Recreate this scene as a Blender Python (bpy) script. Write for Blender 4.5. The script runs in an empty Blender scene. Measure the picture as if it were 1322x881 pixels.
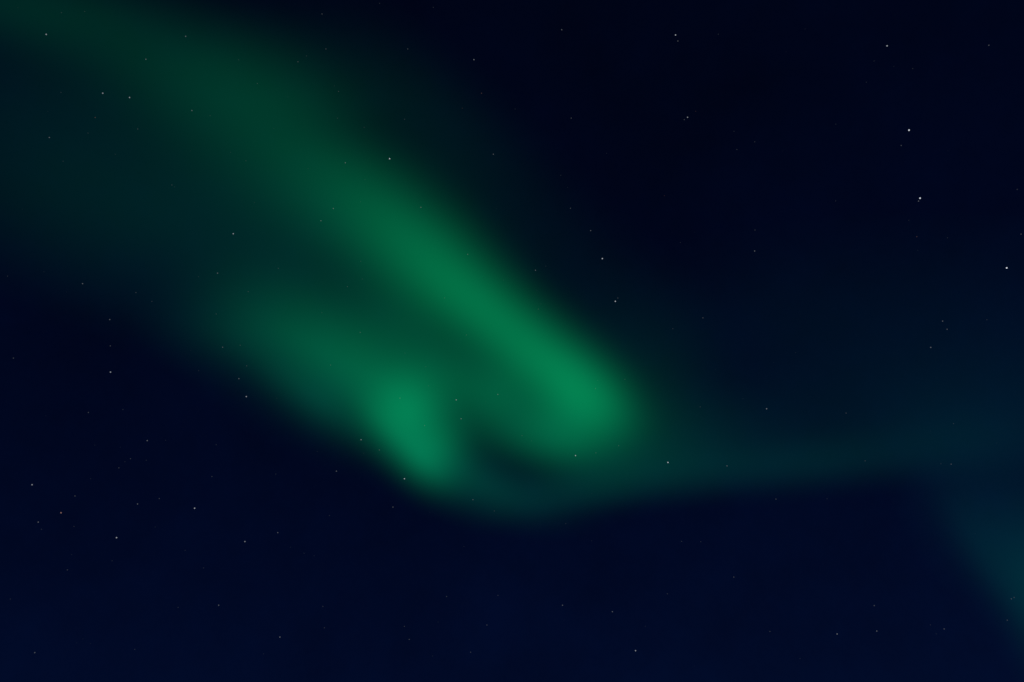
"""Northern lights over a starry night sky.
Everything stands where it would: the glowing air of the aurora is real volume,
some 200 km away, the stars are small glowing bodies far off, the night sky is the world."""
import bpy, bmesh, math
import numpy as np
from mathutils import Vector, Matrix

scene = bpy.context.scene
col = scene.collection

# ------------------------------------------------------------------ camera
W, H = 1322.0, 881.0                      # the photograph's own pixels
LENS, SENSOR = 28.0, 36.0
cam_data = bpy.data.cameras.new("camera")
cam_data.lens, cam_data.sensor_width, cam_data.sensor_fit = LENS, SENSOR, 'HORIZONTAL'
cam_data.clip_start, cam_data.clip_end = 0.1, 5.0e6
cam = bpy.data.objects.new("camera", cam_data)
cam.location = (0.0, 0.0, 1.7)
cam.rotation_euler = (math.radians(90 + 42), 0.0, 0.0)
col.objects.link(cam)
scene.camera = cam
CAM = Matrix.Translation(cam.location) @ cam.rotation_euler.to_matrix().to_4x4()
PX = SENSOR / LENS / W                    # tangent per pixel


def ray(x, y):
    """World direction of the star field seen at photo point x, y."""
    v = Vector(((x - W / 2) * PX, -(y - H / 2) * PX, -1.0))
    return (CAM.to_3x3() @ v).normalized()


# ------------------------------------------------------------------ night sky
world = bpy.data.worlds.new("World")
scene.world = world
world.use_nodes = True
nt = world.node_tree
nt.nodes.clear()


def node(tree, kind, **props):
    n = tree.nodes.new(kind)
    for k, v in props.items():
        setattr(n, k, v)
    return n


SUN_ELEV, SUN_ROT = math.radians(-7.0), math.radians(20.0)   # deep twilight far below the horizon
sky = node(nt, 'ShaderNodeTexSky', sky_type='NISHITA', sun_disc=False)
sky.sun_elevation, sky.sun_rotation = SUN_ELEV, SUN_ROT
bg_sky = node(nt, 'ShaderNodeBackground')
bg_sky.inputs['Strength'].default_value = 0.05
nt.links.new(sky.outputs[0], bg_sky.inputs['Color'])
# airglow: the night sky's own dim light, stronger towards the horizon
tc = node(nt, 'ShaderNodeTexCoord')
sep = node(nt, 'ShaderNodeSeparateXYZ')
nt.links.new(tc.outputs['Generated'], sep.inputs[0])
ramp = node(nt, 'ShaderNodeValToRGB')
ramp.color_ramp.interpolation = 'B_SPLINE'
el = ramp.color_ramp.elements
SKY_STOPS = [(0.20, (.00050, .0038, .0225)), (0.48, (.00032, .0023, .0155)), (0.74, (.00022, .00150, .0093)), (0.98, (.00018, .00125, .0074))]
el[0].position, el[0].color = SKY_STOPS[0][0], SKY_STOPS[0][1] + (1,)
el[1].position, el[1].color = SKY_STOPS[-1][0], SKY_STOPS[-1][1] + (1,)
for p, c in SKY_STOPS[1:-1]:
    e = el.new(p)
    e.color = c + (1,)
lean = node(nt, 'ShaderNodeMath', operation='MULTIPLY_ADD')   # the glow stands a little higher on one side
lean.inputs[1].default_value = -0.10
nt.links.new(sep.outputs['X'], lean.inputs[0])
nt.links.new(sep.outputs['Z'], lean.inputs[2])
nt.links.new(lean.outputs[0], ramp.inputs[0])
patchy = node(nt, 'ShaderNodeTexNoise')
patchy.inputs['Scale'].default_value = 7.0
patchy.inputs['Detail'].default_value = 5.0
patchy.inputs['Roughness'].default_value = 0.7
nt.links.new(tc.outputs['Generated'], patchy.inputs['Vector'])
rng_ = node(nt, 'ShaderNodeMapRange')
rng_.inputs['To Min'].default_value, rng_.inputs['To Max'].default_value = 0.62, 1.38
nt.links.new(patchy.outputs[0], rng_.inputs['Value'])
bg_glow = node(nt, 'ShaderNodeBackground')
nt.links.new(ramp.outputs[0], bg_glow.inputs['Color'])
nt.links.new(rng_.outputs[0], bg_glow.inputs['Strength'])
add = node(nt, 'ShaderNodeAddShader')
nt.links.new(bg_sky.outputs[0], add.inputs[0])
nt.links.new(bg_glow.outputs[0], add.inputs[1])
out = node(nt, 'ShaderNodeOutputWorld')
nt.links.new(add.outputs[0], out.inputs['Surface'])

# ------------------------------------------------------------------ exposure and renderer
scene.view_settings.view_transform = 'Standard'
scene.view_settings.look = 'None'
scene.view_settings.exposure = 0.0
scene.view_settings.gamma = 1.0
scene.view_settings.use_curve_mapping = False
scene.render.engine = 'CYCLES'
cy = scene.cycles
cy.use_denoising = False
cy.use_adaptive_sampling = True
cy.adaptive_threshold = 0.004
cy.adaptive_min_samples = 16
cy.max_bounces = 2
cy.transparent_max_bounces = 64
cy.volume_bounces = 0
cy.volume_step_rate = 1.0
cy.volume_max_steps = 256

# ------------------------------------------------------------------ aurora
# Glowing puffs of air. x, y: where the puff stands in the sky; angle: the way it is drawn out;
# its reach along (ahead, behind) and across (ahead, behind); brightness; blue against green.
BAND = [
    (760.3, 509.1, 41.2, 42.9, 57.6, 31.03, 29.211, 0.11099, 0.31),
    (692.5, 456.1, 42.1, 73, 74.8, 30.281, 28.89, 0.090468, 0.31),
    (624.3, 402, 40.5, 72.1, 74.9, 31.244, 31.779, 0.075876, 0.31),
    (563.5, 351.5, 35.6, 69.7, 71, 38.092, 36.273, 0.067161, 0.31),
    (510.8, 286, 25, 71.9, 71.7, 42.9, 33.9, 0.048107, 0.33),
    (439.6, 224.3, 14.3, 74.3, 76.6, 46.8, 35.4, 0.03172, 0.36),
    (361.8, 140.8, 3.1, 76.1, 82.2, 49.9, 37.642, 0.02458, 0.38),
    (275.9, 88.8, 0.2, 90.3, 84.7, 48.7, 37.406, 0.01822, 0.4),
    (174.6, 44.6, 8.5, 92.5, 90.4, 42.5, 36.462, 0.01067, 0.4),
    (64.3, 6.8, 13.2, 89.1, 90.2, 36.5, 37.052, 0.00842, 0.4),
    (-45.4, -19, 20.5, 89, 90, 34.7, 35.2, 0.00791, 0.4),
    (575.2, 182.5, 40.8, 182.1, 189.5, 56.9, 62.5, 0.00164, 0.45),
    (820.6, 477.5, 55.6, 87.6, 81.4, 57.8, 61.4, 0.00587, 0.5),
    (720.3, 563.2, 9.6, 42.3, 51.8, 23.8, 36.3, 0.1015, 0.36),
    (548, 142, 42, 100, 90, 42, 42, 0.0042, 0.5),
    (690, 300, 48, 110, 110, 42, 45, 0.0022, 0.6),
    (842, 528, 60, 45, 45, 34, 36, 0.006, 0.3),
]
PATCH = [
    (526.9, 519.2, 77.4, 29.1, 33.8, 35.84, 36.4, 0.10361, 0.34),
    (541.4, 577.8, 44.7, 31.3, 55.9, 20.57, 35.42, 0.16095, 0.36),
    (455.5, 464.7, 28.6, 58.6, 71, 30, 46.3, 0.07786, 0.34),
    (331.7, 420.3, 8.3, 59.2, 60.4, 31.7, 55.5, 0.0216, 0.42),
    (549.2, 447.9, 48.7, 58.3, 62.8, 32.5, 33, 0.033832, 0.34),
    (631.7, 506.6, 27.2, 35.8, 48.6, 27.896, 32.1, 0.06676, 0.34),
    (411.6, 508.5, 36.8, 46.5, 66.6, 23.5, 38.7, 0.04035, 0.5),
    (615.2, 604.5, 77.2, 43.9, 44.9, 32, 31.8, 0.006186, 0.34),
    (350, 500, 33, 100, 100, 32, 34, 0.0035, 0.6),
]
RIM = [
    (612, 638, 24, 48, 48, 17, 24, 0.006, 0.5),
    (614.3, 617, 21.5, 59, 72.6, 17.6, 20.2, 0.0214, 0.6),
    (774.1, 619.3, -10.1, 79.6, 83, 20.1, 23.4, 0.01115, 0.6),
    (742, 641, -8, 60, 58, 16, 25, 0.0085, 0.6),
    (862, 598, -9, 85, 80, 25, 45, 0.0078, 0.62),
]
VEIL = [
    (198.6, 270, 15.7, 166.3, 175.8, 65.5, 80.3, 0.00929, 0.62),
    (63.3, 183.1, 27, 147, 150, 81, 83.6, 0.00312, 0.62),
    (407.2, 297.9, 37.2, 136.7, 150.1, 53.8, 49.7, 0.013488, 0.5),
    (310, 349.9, 31.5, 107.4, 108, 50, 58.3, 0.00356, 0.6),
    (40, 112, 22, 110, 100, 45, 45, 0.0018, 0.6),
    (190, 385, 28, 150, 150, 38, 45, 0.002, 0.9),
]
STREAK = [
    (1266.5, 548.1, 0.1, 185.2, 155.3, 36.3, 69.2, 0.00661, 1),
    (1021.2, 597.4, -5.6, 123.4, 122.4, 18.7, 23, 0.01196, 0.8),
    (922.3, 559.1, -11.1, 99.7, 98.2, 28.6, 38.8, 0.00454, 0.75),
    (1070.9, 414.8, -5.2, 286, 252.2, 69.6, 79.1, 0.0027, 1),
]
BEAM = [
    (1345.8, 771.4, 79.8, 64.1, 73.6, 27.3, 35.1, 0.01395, 0.9),
    (1286.5, 725, 56.6, 65.9, 65.4, 20.6, 31.5, 0.00923, 0.95),
    (1293.8, 622.3, 36.7, 99.8, 98.2, 41.9, 44.3, 0.00332, 1),
    (1262, 690, 50, 95, 85, 45, 55, 0.0028, 1),
]


def puff_sum(puffs, x, y):
    o = np.zeros_like(x)
    for cx, cy_, an, sp, sm, tp, tm, a, b in puffs:
        t = math.radians(an)
        dx, dy = x - cx, y - cy_
        p = dx * math.cos(t) + dy * math.sin(t)
        q = -dx * math.sin(t) + dy * math.cos(t)
        o += a * np.exp(-.5 * (np.where(p > 0, p / sp, p / sm) ** 2 + np.where(q > 0, q / tp, q / tm) ** 2))
    return o


def contour(puffs, level, step=14.0):
    """Closed contour of the glow at LEVEL: marching squares, the longest loop."""
    xs = np.arange(-520, W + 520, step)
    ys = np.arange(-520, H + 520, step)
    f = puff_sum(puffs, *np.meshgrid(xs, ys)) - level
    f[0, :] = f[-1, :] = f[:, 0] = f[:, -1] = -level
    nxt, pts = {}, {}

    def edge(a, b):
        lo, hi = sorted((a, b))
        key = lo + hi
        va, vb = f[lo[1], lo[0]], f[hi[1], hi[0]]
        t = va / (va - vb)
        pts[key] = (xs[lo[0]] + t * (xs[hi[0]] - xs[lo[0]]), ys[lo[1]] + t * (ys[hi[1]] - ys[lo[1]]))
        return key

    for j in range(len(ys) - 1):
        for i in range(len(xs) - 1):
            c = [(i, j), (i + 1, j), (i + 1, j + 1), (i, j + 1)]
            s = [bool(f[b, a] > 0) for a, b in c]
            if all(s) or not any(s):
                continue
            outs = [edge(c[e], c[(e + 1) % 4]) for e in range(4) if s[e] and not s[(e + 1) % 4]]
            ins = [edge(c[e], c[(e + 1) % 4]) for e in range(4) if not s[e] and s[(e + 1) % 4]]
            for a, b in zip(outs, ins):
                nxt[a] = b
    loops = []
    while nxt:
        k = next(iter(nxt))
        loop = []
        while k in nxt:
            loop.append(pts[k])
            k = nxt.pop(k)
        loops.append(loop)
    return max(loops, key=len)


def glow_material(name, puffs3, depth, floor):
    """Air that gives off light: a sum of soft puffs in the object's own metres."""
    m = bpy.data.materials.new(name)
    m.use_nodes = True
    t = m.node_tree
    t.nodes.clear()
    tc = node(t, 'ShaderNodeTexCoord')
    acc = None
    for cx, cy_, w0, an, sp, sm, tp, tm, a, b in puffs3:
        mp = node(t, 'ShaderNodeMapping', vector_type='TEXTURE')
        mp.inputs['Location'].default_value = (cx, cy_, w0)
        mp.inputs['Rotation'].default_value = (0, 0, an)
        mp.inputs['Scale'].default_value = (sp, tp, depth)
        t.links.new(tc.outputs['Object'], mp.inputs['Vector'])
        back = node(t, 'ShaderNodeVectorMath', operation='MULTIPLY')
        back.inputs[1].default_value = (-sp / sm, -tp / tm, -1.0)
        t.links.new(mp.outputs[0], back.inputs[0])
        mx = node(t, 'ShaderNodeVectorMath', operation='MAXIMUM')
        t.links.new(mp.outputs[0], mx.inputs[0])
        t.links.new(back.outputs[0], mx.inputs[1])
        dot = node(t, 'ShaderNodeVectorMath', operation='DOT_PRODUCT')
        t.links.new(mx.outputs[0], dot.inputs[0])
        t.links.new(mx.outputs[0], dot.inputs[1])
        pw = node(t, 'ShaderNodeMath', operation='POWER')
        pw.inputs[0].default_value = math.exp(-.5)
        t.links.new(dot.outputs['Value'], pw.inputs[1])
        ma = node(t, 'ShaderNodeVectorMath', operation='MULTIPLY_ADD')
        t.links.new(pw.outputs[0], ma.inputs[0])
        ma.inputs[1].default_value = (a * .004, a, a * b)
        if acc is None:
            ma.inputs[2].default_value = (0, -floor, -floor * b)
        else:
            t.links.new(acc, ma.inputs[2])
        acc = ma.outputs[0]
    # thin structure in the glowing air
    nz = node(t, 'ShaderNodeTexNoise')
    nz.inputs['Scale'].default_value = 1.0 / 26000.0
    nz.inputs['Detail'].default_value = 1.0
    t.links.new(tc.outputs['Object'], nz.inputs['Vector'])
    mr = node(t, 'ShaderNodeMapRange')
    mr.inputs['To Min'].default_value, mr.inputs['To Max'].default_value = .93, 1.07
    t.links.new(nz.outputs[0], mr.inputs['Value'])
    pos = node(t, 'ShaderNodeVectorMath', operation='MAXIMUM')
    t.links.new(acc, pos.inputs[0])
    pos.inputs[1].default_value = (0, 0, 0)
    em = node(t, 'ShaderNodeEmission')
    t.links.new(pos.outputs[0], em.inputs['Color'])
    k = node(t, 'ShaderNodeMath', operation='MULTIPLY')
    k.inputs[1].default_value = 1.0 / (depth * math.sqrt(2 * math.pi))
    t.links.new(mr.outputs[0], k.inputs[0])
    t.links.new(k.outputs[0], em.inputs['Strength'])
    # the edge of the glowing air: clear, with next to no light of its own
    tr = node(t, 'ShaderNodeBsdfTransparent')
    rim = node(t, 'ShaderNodeEmission')
    rim.inputs['Color'].default_value = (0, .3, .12, 1)
    rim.inputs['Strength'].default_value = 1e-6
    ad = node(t, 'ShaderNodeAddShader')
    t.links.new(tr.outputs[0], ad.inputs[0])
    t.links.new(rim.outputs[0], ad.inputs[1])
    o = node(t, 'ShaderNodeOutputMaterial')
    t.links.new(ad.outputs[0], o.inputs['Surface'])
    t.links.new(em.outputs[0], o.inputs['Volume'])
    m.cycles.volume_step_rate = STEP_RATE
    return m


STEP_RATE = 0.6


def aurora(name, puffs, dist, depth, floor, parent=None):
    """One body of glowing air, DIST metres off, about six DEPTH thick."""
    lp = contour(puffs, floor + .0003)
    cx = sum(p[0] for p in lp) / len(lp)
    cy_ = sum(p[1] for p in lp) / len(lp)
    cx, cy_ = min(max(cx, 0), W), min(max(cy_, 0), H)
    n = ray(cx, cy_)                                   # the layer faces the place it is seen from
    origin = Vector(cam.location) + n * dist
    zl = -n
    xl = (CAM.to_3x3() @ Vector((1, 0, 0)))
    xl = (xl - zl * xl.dot(zl)).normalized()
    yl = zl.cross(xl)
    R = Matrix((xl, yl, zl)).transposed()

    def local(x, y):
        d = ray(x, y)
        p = Vector(cam.location) + d * (dist / d.dot(n)) - origin
        return Vector((p.dot(xl), p.dot(yl)))

    puffs3 = []
    for i, (px, py, an, sp, sm, tp, tm, a, b) in enumerate(puffs):
        c = local(px, py)
        t = math.radians(an)
        ux, uy = math.cos(t), math.sin(t)
        du = (local(px + 20 * ux, py + 20 * uy) - c) / 20
        dv = (local(px - 20 * uy, py + 20 * ux) - c) / 20
        lu, lv = du.length, dv.length
        ang = math.atan2(du.y, du.x)
        # image y runs down, so "across ahead" is the local -y side
        w0 = depth * .8 * math.sin(1.7 * i)            # puffs stand nearer or farther
        puffs3.append((c.x, c.y, w0, ang, sp * lu, sm * lu, tm * lv, tp * lv, a, b))
    bm = bmesh.new()
    half = depth * 3.4
    ring = [local(*p) for p in lp]
    area = sum(a.x * b.y - b.x * a.y for a, b in zip(ring, ring[1:] + ring[:1]))
    if area < 0:
        ring.reverse()
    top = [bm.verts.new((p.x, p.y, half)) for p in ring]
    bot = [bm.verts.new((p.x, p.y, -half)) for p in ring]
    bm.faces.new(top)
    bm.faces.new(bot[::-1])
    for i in range(len(ring)):
        k = (i + 1) % len(ring)
        bm.faces.new((bot[i], bot[k], top[k], top[i]))
    bmesh.ops.triangulate(bm, faces=[f for f in bm.faces if len(f.verts) > 4])
    bmesh.ops.recalc_face_normals(bm, faces=bm.faces)
    me = bpy.data.meshes.new(name)
    bm.to_mesh(me)
    bm.free()
    me.materials.append(glow_material(name + "_glow", puffs3, depth, floor))
    o = bpy.data.objects.new(name, me)
    col.objects.link(o)
    mw = Matrix.Translation(origin) @ R.to_4x4()
    if parent is not None:
        o.parent = parent
        mw = Matrix.Translation(-Vector(parent.location)) @ mw
    o.matrix_basis = mw
    return o


def tag(o, label, category, group=None):
    o["label"], o["category"] = label, category
    if group:
        o["group"] = group


main = bpy.data.objects.new("aurora_curtain", None)
main.location = Vector(cam.location) + ray(640, 560) * 200e3
col.objects.link(main)
tag(main, "bright green aurora curtain folding back on itself across the night sky", "aurora", "northern lights")
aurora("bright_band", BAND, 200e3, 7000., .0004, main)["label"] = "long bright green band running diagonally and curling at its lower end"
aurora("bright_fold", PATCH, 215e3, 7000., .0004, main)["label"] = "broad bright green fold under the band, ending in a narrow tip"
aurora("curved_rim", RIM, 205e3, 6000., .0003, main)["label"] = "thin dim teal rim curving between fold and band"
aurora("dim_veil", VEIL, 230e3, 9000., .0003, main)["label"] = "dim dark green veil filling the space beside the band and fold"
tag(aurora("aurora_streak", STREAK, 260e3, 9000., .0003), "faint blue-teal horizontal aurora streak beyond the bright curtain's curled end", "aurora", "northern lights")
tag(aurora("aurora_ray", BEAM, 260e3, 8000., .0003), "faint teal slanting aurora ray standing below the faint streak", "aurora", "northern lights")

# ------------------------------------------------------------------ stars
# read off the photograph in sixteen fields: field corner, then x, y (quarter pixels), brightness; r marks a reddish star
FIELDS = {
    (0, 0): "238,178,3 316,66,1 436,60,1 956,188,2 751,306,2 1229,309,1 314,477,1 529,481,3 667,503,3 988,570,2 1082,596,1 490,606,1.5r 709,665,1.3 453,686,1 254,709,2 593,795,.8 325,831,1 1187,785,.8 1266,829,1 980,778,.6 246,575,.6 92,40,.6",
    (331, 0): "634,18,1 911,39,1 338,73,1.5 358,253,1.5 258,289,1 214,319,1.5 779,253,1.5 1120,308,2.5 5,431,1.2 402,443,.8 423,472,1.3 163,500,.6 1159,481,1.5r 1060,558,1r 763,615,1.2 418,609,1 555,657,1 90,663,.7 686,818,4 458,839,2 1220,795,2 266,869,.8",
    (662, 0): "252,154,2 838,181,3.5 850,212,1.8 1058,177,1 900,605,3 883,617,1.5 942,574,1r 301,609,1.6 12,562,.9 1139,677,1 1246,731,1.2 1154,771,1.2 483,790,.8",
    (991, 0): "193,150,.7 615,237,3.5 1139,234,1.7 548,315,.9 650,343,.7 747,354,1 508,424,.9 351,640,.9 728,671,5 688,750,1.6 95,268,.5 78,778,.5 928,775,.5",
    (0, 220): "885,76,1.3 899,86,.8 1201,327,3.2 1120,530,2 1022,548,.9 425,584,2 39,545,1 226,523,.7 700,630,1.3 782,675,1.2 565,769,2 1113,740,1.2 1278,625,1.2 1310,166,.8 116,200,.5 343,627,.5",
    (331, 220): "847,191,2 396,197,2 332,260,2 559,48,.8 536,163,.8 1088,433,1.8 113,505,1.2 537,469,1 545,560,1 469,600,1.2 969,658,1.2 337,734,1 535,835,1.6 1081,848,1.2 1273,566,.8 1236,197,.5",
    (662, 220): "247,26,1 282,88,.7 297,196,1.6 781,131,1r 401,311,2 461,455,4 1247,308,1.3 1245,416,2.2 863,372,.9 117,515,2 170,494,.9 528,675,4 541,658,1.5 124,618,.7 145,688,.8 132,715,1.2 979,760,1.6 824,816,1.2 937,318,.5",
    (991, 220): "351,158,1 785,144,5 777,159,2 727,258,.9 768,342,1.4r 926,348,.9 773,412,.7 1231,503,5 1285,99,1.2 1305,329,1.5 901,777,2 924,819,1.8 1129,770,1",
    (0, 440): "568,27,1.5 69,90,1.5 569,162,3.2 455,370,1.5 633,355,1 758,515,2.2 853,513,.8 1113,536,1 672,608,1.3 643,624,.9 612,655,1.3 753,616,.9 488,538,.7 620,549,.6 467,711,.8 165,742,3 386,800,1.5 708,841,2 820,813,1.4 1002,863,3.5 1091,700,1.3 1146,34,1.8 1237,24,1.2 1270,130,1.3 1230,196,2 1268,288,3.2 1023,155,.9 983,50,.6 236,387,.5",
    (331, 440): "382,126,1.3 765,65,.9 872,134,.9 886,233,1 739,296,1.5 1029,305,2.8 1054,402,2.2 866,437,1.4 539,510,2.6 633,563,1.6 553,579,.8 762,711,3.6 412,672,2 313,571,.7 100,687,1 703,857,1.8 1115,819,1.8 1225,877,1.2 1243,277,2 106,296,.8 1180,316,.6",
    (662, 440): "438,205,.8 426,247,1.3 577,199,1.1 48,489,1.2 97,516,.8 323,592,3.4 428,578,1.3 545,541,1.3 799,627,4 1103,645,2 1307,351,2.6 965,341,1.2 1185,299,.7 407,787,.6 362,170,.5 1044,149,.5",
    (991, 440): "840,35,2.2 404,373,1.4 957,427,1.1 502,619,1.3 892,634,.9 945,636,1.6 43,816,1.5 306,814,.9 144,61,.7 840,466,.6 1180,527,.6 32,112,.5",
    (0, 660): "314,9,3r 197,57,2 213,94,1 381,79,1 600,137,3.4 799,82,.8 577,256,.9 953,202,.9 1048,293,1 347,303,1.3 369,224,.7 1261,157,2.8 53,453,.9 1126,485,2 917,496,1 179,729,1.8 694,712,1 466,682,.6 427,658,.6 395,678,.5",
    (331, 660): "376,23,1 110,111,2 177,186,.8 246,217,1 297,230,.8 342,491,1.2 350,601,1.2 121,649,2.2 979,440,1.4 1244,434,1.2 762,594,1.3 787,661,1.5 1187,587,1.5 1103,727,1.4 907,746,.8 936,571,.7 1068,183,.8 37,735,.8 893,8,.5",
    (662, 660): "273,65,1 406,153,.8 869,156,1.2 968,158,1.1 1138,340,1.6 256,485,2 513,518,2 796,426,1.2 632,719,3.2 682,593,.8 263,562,.5 935,798,.5",
    (991, 660): "549,487,1.6 12,620,1.3 358,633,2.4 562,618,2 909,607,1.6 838,586,.9 868,632,.8 167,759,.8 1255,452,1.5 1269,445,1.3 1234,562,1.4 1068,115,.6",
}
stars = []
for (x0, y0), text in FIELDS.items():
    for s in text.split():
        red = s.endswith('r')
        a, b, m = s.rstrip('r').split(',')
        x, y, m = x0 + float(a) / 3.988, y0 + float(b) / 3.988, float(m)
        if all(math.hypot(x - q[0], y - q[1]) > 1.5 for q in stars):
            stars.append((x, y, m, red))

STAR_DIST = 150e3                         # every star stands clear of the glowing air, none buried in it
star_mat = bpy.data.materials.new("starlight")
star_mat.use_nodes = True
t = star_mat.node_tree
t.nodes.clear()
oi = node(t, 'ShaderNodeObjectInfo')
em = node(t, 'ShaderNodeEmission')
mul = node(t, 'ShaderNodeMath', operation='MULTIPLY')
mul.inputs[1].default_value = 3.0
t.links.new(oi.outputs['Color'], em.inputs['Color'])
t.links.new(oi.outputs['Alpha'], mul.inputs[0])
t.links.new(mul.outputs[0], em.inputs['Strength'])
clear = node(t, 'ShaderNodeBsdfTransparent')           # a point of light adds to the glow, it hides none of it
both = node(t, 'ShaderNodeAddShader')
t.links.new(clear.outputs[0], both.inputs[0])
t.links.new(em.outputs[0], both.inputs[1])
o_ = node(t, 'ShaderNodeOutputMaterial')
t.links.new(both.outputs[0], o_.inputs['Surface'])
star_mat.cycles.emission_sampling = 'NONE'
bm = bmesh.new()
bmesh.ops.create_icosphere(bm, subdivisions=2, radius=1.0)
star_mesh = bpy.data.meshes.new("star")
bm.to_mesh(star_mesh)
bm.free()
star_mesh.materials.append(star_mat)


def where(x, y):
    """A findable part of the picture for a star to be counted in."""
    at = lambda p: float(puff_sum(p, np.array([x]), np.array([y]))[0])
    band, fold, rim, veil, streak, beam = (at(p) for p in (BAND, PATCH, RIM, VEIL, STREAK, BEAM))
    if max(band, fold) > .02:
        if band >= fold:
            return ("in the glowing green band's upper half" if y < 260 else "in the glowing green band's lower half")
        return "in the glowing green fold"
    if rim > .006:
        return "in the dim teal rim under the curl"
    if x < 500 and band > veil and y < 130:
        return "in the green band's faint far end"
    if veil > .0035 and x < 500:
        return "in the dim green veil, upper half" if y < 230 else "in the dim green veil, lower half"
    if beam > .003:
        return "in the faint teal ray"
    if streak > .004 and y > 500:
        return "in the faint teal streak"
    if y < 300 and x < 700:
        return "in dark sky just above the green band"
    if y < 400 and x < 870:
        return "in dark sky right of the green band"
    if y < 110:
        return "in the top right sky, upper edge"
    if y < 215:
        return "in the top right sky, lower part"
    if y < 370:
        return "in blue-black sky at mid right"
    if y < 600 and x > 700:
        return "in dark sky above the faint streak"
    if y < 560 and x < 400:
        return "in dark sky left of the green fold"
    if x < 150:
        return "in the bottom left corner's sky" if y > 650 else "at the left edge under the veil"
    if x < 330:
        return "in lower left sky, upper half" if y < 650 else "in lower left sky, bottom half"
    if x < 640:
        return "in dark sky just below the fold" if y < 700 else "in bottom sky below the fold"
    if x < 990:
        return "in bottom sky under the teal rim"
    return "in bottom right sky beside the ray" if y > 650 else "in sky just under the streak"


def rank(m):
    return "bright" if m >= 2.5 else "clear" if m >= 1.55 else "dim" if m >= 1.0 else "barely visible"


ORD = "first second third fourth fifth sixth seventh eighth ninth tenth eleventh twelfth thirteenth fourteenth".split()
places = {}
for s in stars:
    places.setdefault((where(s[0], s[1]), rank(s[2]), s[3]), []).append(s)
label_of = {}
for (pl, rk, red), lst in places.items():
    lst.sort()
    hue = "reddish" if red else "white"
    for i, s in enumerate(lst):
        if len(lst) == 1:
            label_of[s] = f"the only {rk} {hue} star {pl}"
        elif i == 0:
            label_of[s] = f"leftmost {rk} {hue} star {pl}"
        elif i == len(lst) - 1:
            label_of[s] = f"rightmost {rk} {hue} star {pl}"
        else:
            label_of[s] = f"{ORD[i]} {rk} {hue} star from the left {pl}"
first = None
for s in stars:
    x, y, m, red = s
    o = bpy.data.objects.new("star", star_mesh) if first is None else first.copy()
    first = first or o
    col.objects.link(o)
    d = ray(x, y)
    o.location = Vector(cam.location) + d * STAR_DIST
    width = .50 + .06 * min(m, 5)                      # apparent radius, photo pixels
    r = width * PX * STAR_DIST
    o.scale = (r, r, r)
    v = .0029 * m ** 2.4
    c = (1.0, .55, .42) if red else (.84, .90, 1.0)
    o.color = (c[0], c[1], c[2], v)
    tag(o, label_of[s], "star", "stars in the night sky")
print("stars", len(stars))
